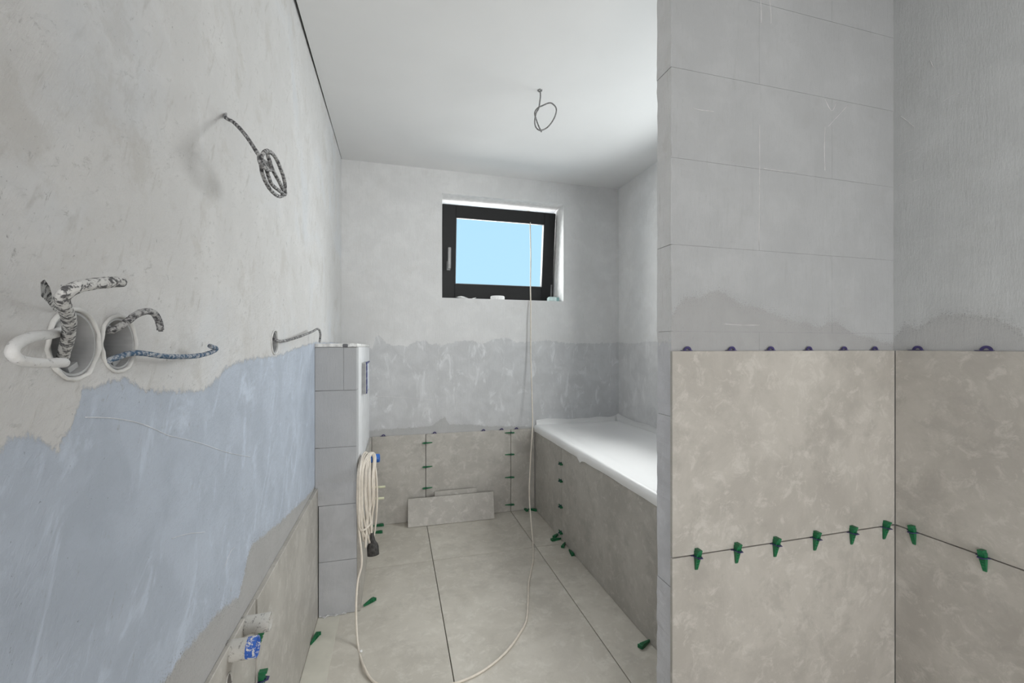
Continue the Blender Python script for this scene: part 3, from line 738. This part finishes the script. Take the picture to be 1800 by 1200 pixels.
def cable(name, pts, r, mat, label, group=None, rough=.12, n=8, end=None):
    o = obj(name, tube(pts, r, n=n, sides=12, rough=rough), mat, smooth=True, origin=pts[0])
    tag(o, label, 'cable', group)
    if end:
        d = (Vector(pts[-1])-Vector(pts[-2])).normalized(); p = Vector(pts[-1])-Vector(pts[0])
        for k_ in range(3):
            q = Vector((math.cos(k_*2.1), math.sin(k_*2.1), .3))*r*.4
            c = obj('core', tube([p+q-d*.004, p+q+d*.0025], r*.28, n=1, sides=6), M_pvcd, o)
    return o
g_ = 'cables out of the round boxes'
cable('electrical_cable', [at(104, 642, x=-.372), at(112, 622, x=-.352), at(120, 590, x=-.325), at(121, 560, x=-.300), at(111, 535, x=-.285), at(112, 518, x=-.278), at(135, 505, x=-.272), at(170, 498, x=-.268), at(213, 495, x=-.265)], .0054, M_cable,
      'thick plastered cable rising out of the left wall box and bending right at the top', g_, end=True)
cable('electrical_cable', [at(101, 560, x=-.385), at(98, 575, x=-.360), at(103, 583, x=-.345), at(90, 587, x=-.325), at(55, 592, x=-.310), at(30, 604, x=-.303), at(22, 620, x=-.300), at(38, 634, x=-.300), at(75, 638, x=-.302), at(113, 637, x=-.305)], .0046, M_cablew,
      'white plastered cable looping left out of the left wall box, end cut off', g_, end=True)
cable('electrical_cable', [at(176, 565, x=-.385), at(186, 572, x=-.362), at(193, 581, x=-.348), at(215, 571, x=-.335), at(238, 554, x=-.325), at(256, 547, x=-.320), at(270, 550, x=-.318), at(279, 564, x=-.316), at(282, 580, x=-.315)], .0043, M_cabledark,
      'grey cable arching out of the right wall box with its end bent down', g_, end=True)
cable('electrical_cable', [at(181, 645, x=-.372), at(187, 636, x=-.350), at(205, 628, x=-.343), at(240, 620, x=-.335), at(290, 626, x=-.325), at(340, 626, x=-.318), at(368, 620, x=-.314), at(380, 613, x=-.312), at(369, 608, x=-.308)], .0038, M_cableb,
      'long blue cable running level out of the right wall box, tip curled back', g_, end=True)
cable('electrical_cable', [at(480, 594, x=-.365), at(485, 598, x=-.345), at(500, 599, x=-.335), at(525, 592, x=-.32), at(548, 583, x=-.31), at(559, 578, x=-.305), at(563, 586, x=-.304), at(562, 601, x=-.304)], .0042, M_cabledark,
      'thin grey cable out of the small round box, bent down over the boxing top')
# fin of plaster standing out beside the left box
b = bmesh.new()
V = [at(71, 495, x=-.318), at(79, 491, x=-.318), at(88, 505, x=-.322), at(94, 528, x=-.332), at(103, 545, x=-.347), at(96, 548, x=-.347), at(84, 532, x=-.332), at(72, 520, x=-.322)]
b.faces.new([b.verts.new(v) for v in V]); bmesh.ops.solidify(b, geom=b.faces[:], thickness=.0016)
bmesh.ops.recalc_face_normals(b, faces=b.faces)
tag(obj('plaster_sliver', b, M_cable, origin=V[4]), 'crusted flap of plaster sticking up above the left wall box', 'plaster')
# mortar lip between the pair of boxes
# coiled cable high on the left wall
hk = [at(396, 200, x=-.352), at(397, 207, x=-.340), at(412, 216, x=-.320), at(432, 238, x=-.285), at(450, 265, x=-.255), at(461, 283, x=-.243), at(468, 297, x=-.240), at(472, 310, x=-.238), at(478, 324, x=-.238), at(492, 336, x=-.236), at(501, 342, x=-.235)]
hk2 = [at(501, 333, x=-.234), at(500, 318, x=-.232), at(493, 296, x=-.230), at(483, 275, x=-.230), at(470, 265, x=-.232), at(461, 272, x=-.236), at(459, 290, x=-.240), at(463, 310, x=-.242), at(475, 333, x=-.242), at(490, 345, x=-.240), at(499, 340, x=-.238), at(492, 322, x=-.236), at(480, 300, x=-.234), at(473, 280, x=-.233), at(470, 270, x=-.234)]
e = obj('electrical_cable', tube(hk+hk2, .0036, sides=10, rough=.1), M_cabledark, smooth=True, origin=hk[0])
tag(e, 'dark cable hanging out of the upper left wall and wound into an oval loop', 'cable')
obj('binding', tube([p-hk[0] for p in (at(455, 277, x=-.244), at(458, 288, x=-.236), at(470, 298, x=-.232), at(477, 297, x=-.236), at(466, 284, x=-.247), at(456, 279, x=-.247))], .0032, sides=8, rough=.1), M_cabledark, e, smooth=True)

# ceiling cable
cy = 1.97
C0 = [Vector((.680, cy, ZC+.02)), at(949, 168, y=cy), at(948, 178, y=cy), at(947, 190, y=cy), at(941, 202, y=cy-.01), at(945, 218, y=cy), at(951, 232, y=cy)]
C1 = [at(950, 168, y=cy+.001), at(949, 178, y=cy), at(947, 190, y=cy-.008), at(942, 200, y=cy-.004), at(940, 215, y=cy+.004), at(943, 225, y=cy+.008), at(951, 229, y=cy+.008), at(963, 223, y=cy+.006), at(974, 208, y=cy), at(978, 192, y=cy-.004), at(972, 183, y=cy-.006), at(965, 181, y=cy-.006), at(955, 185, y=cy-.006), at(945, 190, y=cy+.006), at(940, 198, y=cy+.008), at(942, 208, y=cy+.010), at(947, 222, y=cy+.010), at(952, 232, y=cy+.010)]
cc = obj('ceiling_cable', tube([C0[0]]+C1, .0034, sides=10, rough=.04), M_cableg, smooth=True, origin=C0[0])
tag(cc, 'grey lamp cable hanging from the ceiling, wound into a ring', 'cable')
b = lathe([(.0005, .003), (.007, .001), (.011, -.001), (.013, .002)], sides=14, rough=.5); obj('hole_edge', b, M_cableg, cc, smooth=True).location = (0, 0, -.0215)

# ---------------------------------------------------------------- pipe stubs low on the left wall
def stub(y, z, xe, r, label, blue=False):
    e = tag(empty('pipe_stub', (XL+.0095, y, z)), label, 'pipe', 'pipe stubs in the left wall')
    L = xe-(XL+.0095)
    pr = [(r*.80, -.012), (r*1.0, -.012), (r*1.02, .004), (r, .012), (r, L*.62 if blue else L), ]
    if not blue: pr += [(r*.96, L+.002), (r*.80, L+.001), (r*.78, L-.03), (.001, L-.032)]
    obj('pipe', lathe(pr, sides=28, M=RX, rough=.05), M_pipe, e, smooth=True)
    if blue: obj('blue_cap', lathe([(r*.99, L*.62), (r*1.0, L), (r*.93, L+.001), (r*.84, L), (r*.80, L-.03), (.001, L-.032)], sides=28, M=RX, rough=.04), M_pipeb, e, smooth=True)['label'] = 'blue plastic end smeared with plaster'
    obj('bung', lathe([(.001, L-.0315+.001), (r*.77, L-.0315+.001)], sides=20, M=RX), M_pvcd, e)
    return e
stub(1.130, .560, -.289, .0205, 'mortar-covered pipe stub with a pale open end, farther of the two')
stub(1.042, .561, -.291, .0215, 'mortar-covered pipe stub with a blue open end, nearer of the two', True)
sl = tag(empty('drain_opening', (XL+.0095, 1.02, .492)), 'dark pointed cut-out in the left wall tile below the blue-ended pipe', 'opening')
b = lathe([(.001, .0), (.017, .0)], sides=20); b.transform(RX @ Matrix.Scale(2.0, 4, (1, 0, 0))); bmesh.ops.translate(b, verts=b.verts, vec=(.0006, 0, 0)); obj('hole_shade_disc', b, M_holeshade, sl)  # flat dark disc on the tile, painting the shaded depth of the hole
b = tube([Vector((.001, .018*math.cos(t*math.tau/20), .036*math.sin(t*math.tau/20))) for t in range(20)], .0014, n=1, sides=6, closed=True); obj('chipped_edge', b, M_pipe, sl)

# ---------------------------------------------------------------- toilet connections on the boxing
SX = BX+.016
fe = tag(empty('flush_pipe_stub', (BX, 2.30, .640)), 'short flush pipe with bright blue cap on the boxing side, carrying the coiled cord', 'pipe')
obj('pipe', lathe([(.016, .0003), (.018, .0003), (.018, .05), (.016, .05)], sides=24, M=RX), M_pvc, fe, smooth=True)
obj('blue_cap', lathe([(.0185, .045), (.0215, .045), (.0215, .090), (.017, .094), (.015, .088), (.001, .088)], sides=16, M=RX, rough=.12), M_blue, fe, smooth=False)['label'] = 'bright blue cap'
for i, (y, ztxt) in enumerate(((2.60, 'upper'), (2.41, 'lower'))):
    tip = at(677 if i == 0 else 675, 855 if i == 0 else 875, y=y)
    e = tag(empty('mounting_rod', (SX, y, tip.z)), f'pale ivory sleeved toilet mounting rod, {ztxt} of the two, behind the cord coil', 'rod', 'toilet mounting rods')
    L = tip.x-SX
    obj('sleeve', lathe([(.001, .0003), (.0065, .0003), (.0065, L), (.005, L+.001), (.001, L+.001)], sides=14, M=RX), M_ivory, e, smooth=False)
    obj('thread', lathe([(.001, .0), (.009, .0), (.009, .004), (.001, .004)], sides=6, M=RX), M_handle, e)

# ---------------------------------------------------------------- cream extension cord
def A(px, py, y): return at(px, py, y=y)
pts = [Vector((.965, YB+.24, 2.275)), A(931.5, 372, YB+.17), A(932, 400, YB+.13), A(933, 450, YB+.06), A(932.5, 500, YB+.02), A(933, 540, YB-.02), A(933, 620, YB-.03), A(935, 690, YB-.06), A(936, 750, YB-.10), A(932.5, 810, YB-.16), A(930.5, 870, YB-.28), A(934, 920, YB-.42), at(937, 957, z=.006)]
for px, py in ((937, 985), (930, 1020), (928, 1060), (925, 1090), (914, 1112), (890, 1145), (850, 1178), (805, 1199), (760, 1208), (715, 1212), (680, 1208), (655, 1196)): pts.append(at(px, py, z=.0042))
pts += [at(640, 1172, z=.01), at(631, 1145, y=1.80), at(627, 1110, y=1.87), at(626, 1060, y=1.93), at(629, 1020, y=1.97), at(636, 985, y=2.00)]
# coil turns: up the left, over the blue pipe, down the right
def turn(l, r, bot, top, yl, yr, tx):
    return [A(l+2, bot-30, yl), A(l, (top+bot)/2, yl), A(l+2, top+25, yl+.01), A(tx, top, 2.26), A(tx+7, top+5, 2.27), A(r, top+45, yr), A(r+.5, (top+bot)/2+15, yr), A(r-4, bot-20, yr), A((l+r)/2+3, bot, (yl+yr)/2)]
turns = [(628, 645, 950, 799, 2.02, 2.16, 638), (632, 650, 945, 798, 2.03, 2.16, 643), (635, 662, 957, 797, 2.05, 2.20, 649), (637, 656, 938, 797, 2.06, 2.19, 652), (641, 654, 921, 797, 2.08, 2.18, 650), (631, 648, 960, 796, 2.01, 2.12, 640), (643, 658, 930, 798, 2.10, 2.2, 653)]
cp = pts[:]
for t in turns: cp += turn(*t)
cp += [A(650, 900, 2.15), A(652, 925, 2.14), A(654, 942, 2.13)]
cord = obj('extension_cord', tube(cp, .0046, n=7, sides=8), M_cream, smooth=True, origin=(.0, 1.6, 0))
tag(cord, 'cream extension cord running from the window over the floor to a coil on the boxing', 'cord')
p0 = A(654, 938, 2.13); p1 = A(656, 975, 2.115)
d = (p1-p0); Mx = Matrix.Translation(p0-Vector((0, 1.6, 0))) @ d.to_track_quat('Z', 'Y').to_matrix().to_4x4(); Lc = d.length
obj('socket_connector', lathe([(.001, -.004), (.008, -.004), (.010, .012), (.013, .03), (.023, Lc*.5), (.0265, Lc*.62), (.027, Lc), (.022, Lc+.001), (.020, Lc-.012), (.001, Lc-.012)], sides=20, M=Mx, rough=.04), M_black, cord, smooth=True)['label'] = 'black rubber socket at the end of the cord'

# ragged masking tape at the foot of the boxing, crumbs
b = bmesh.new(); xs_ = [-.330+.16*i/14 for i in range(15)]
lo = [b.verts.new((x, BY-.006-.010*abs(noise.noise(Vector((x*60, 0, 0))))*(1 if i % 2 else 2.4), .0030)) for i, x in enumerate(xs_)]; hi = [b.verts.new((x, BY-.0015, .0042+.004*(i % 3 == 0))) for i, x in enumerate(xs_)]
for i in range(10): b.faces.new((lo[i], lo[i+1], hi[i+1], hi[i]))
bmesh.ops.solidify(b, geom=b.faces[:], thickness=.0008)
tag(obj('torn_tape', b, M_paper, origin=(-.25, BY, .003)), 'torn strip of white tape along the foot of the block boxing', 'tape')
b = bmesh.new(); bmesh.ops.create_icosphere(b, subdivisions=1, radius=.006)
for v in b.verts: v.co *= 1+.5*noise.noise(v.co*300)
p = at(635, 1146, z=0); tag(obj('plaster_crumb', b, M_paper), 'small white plaster crumb on the floor beside the cord', 'crumb').location = (p.x, p.y, .0045)
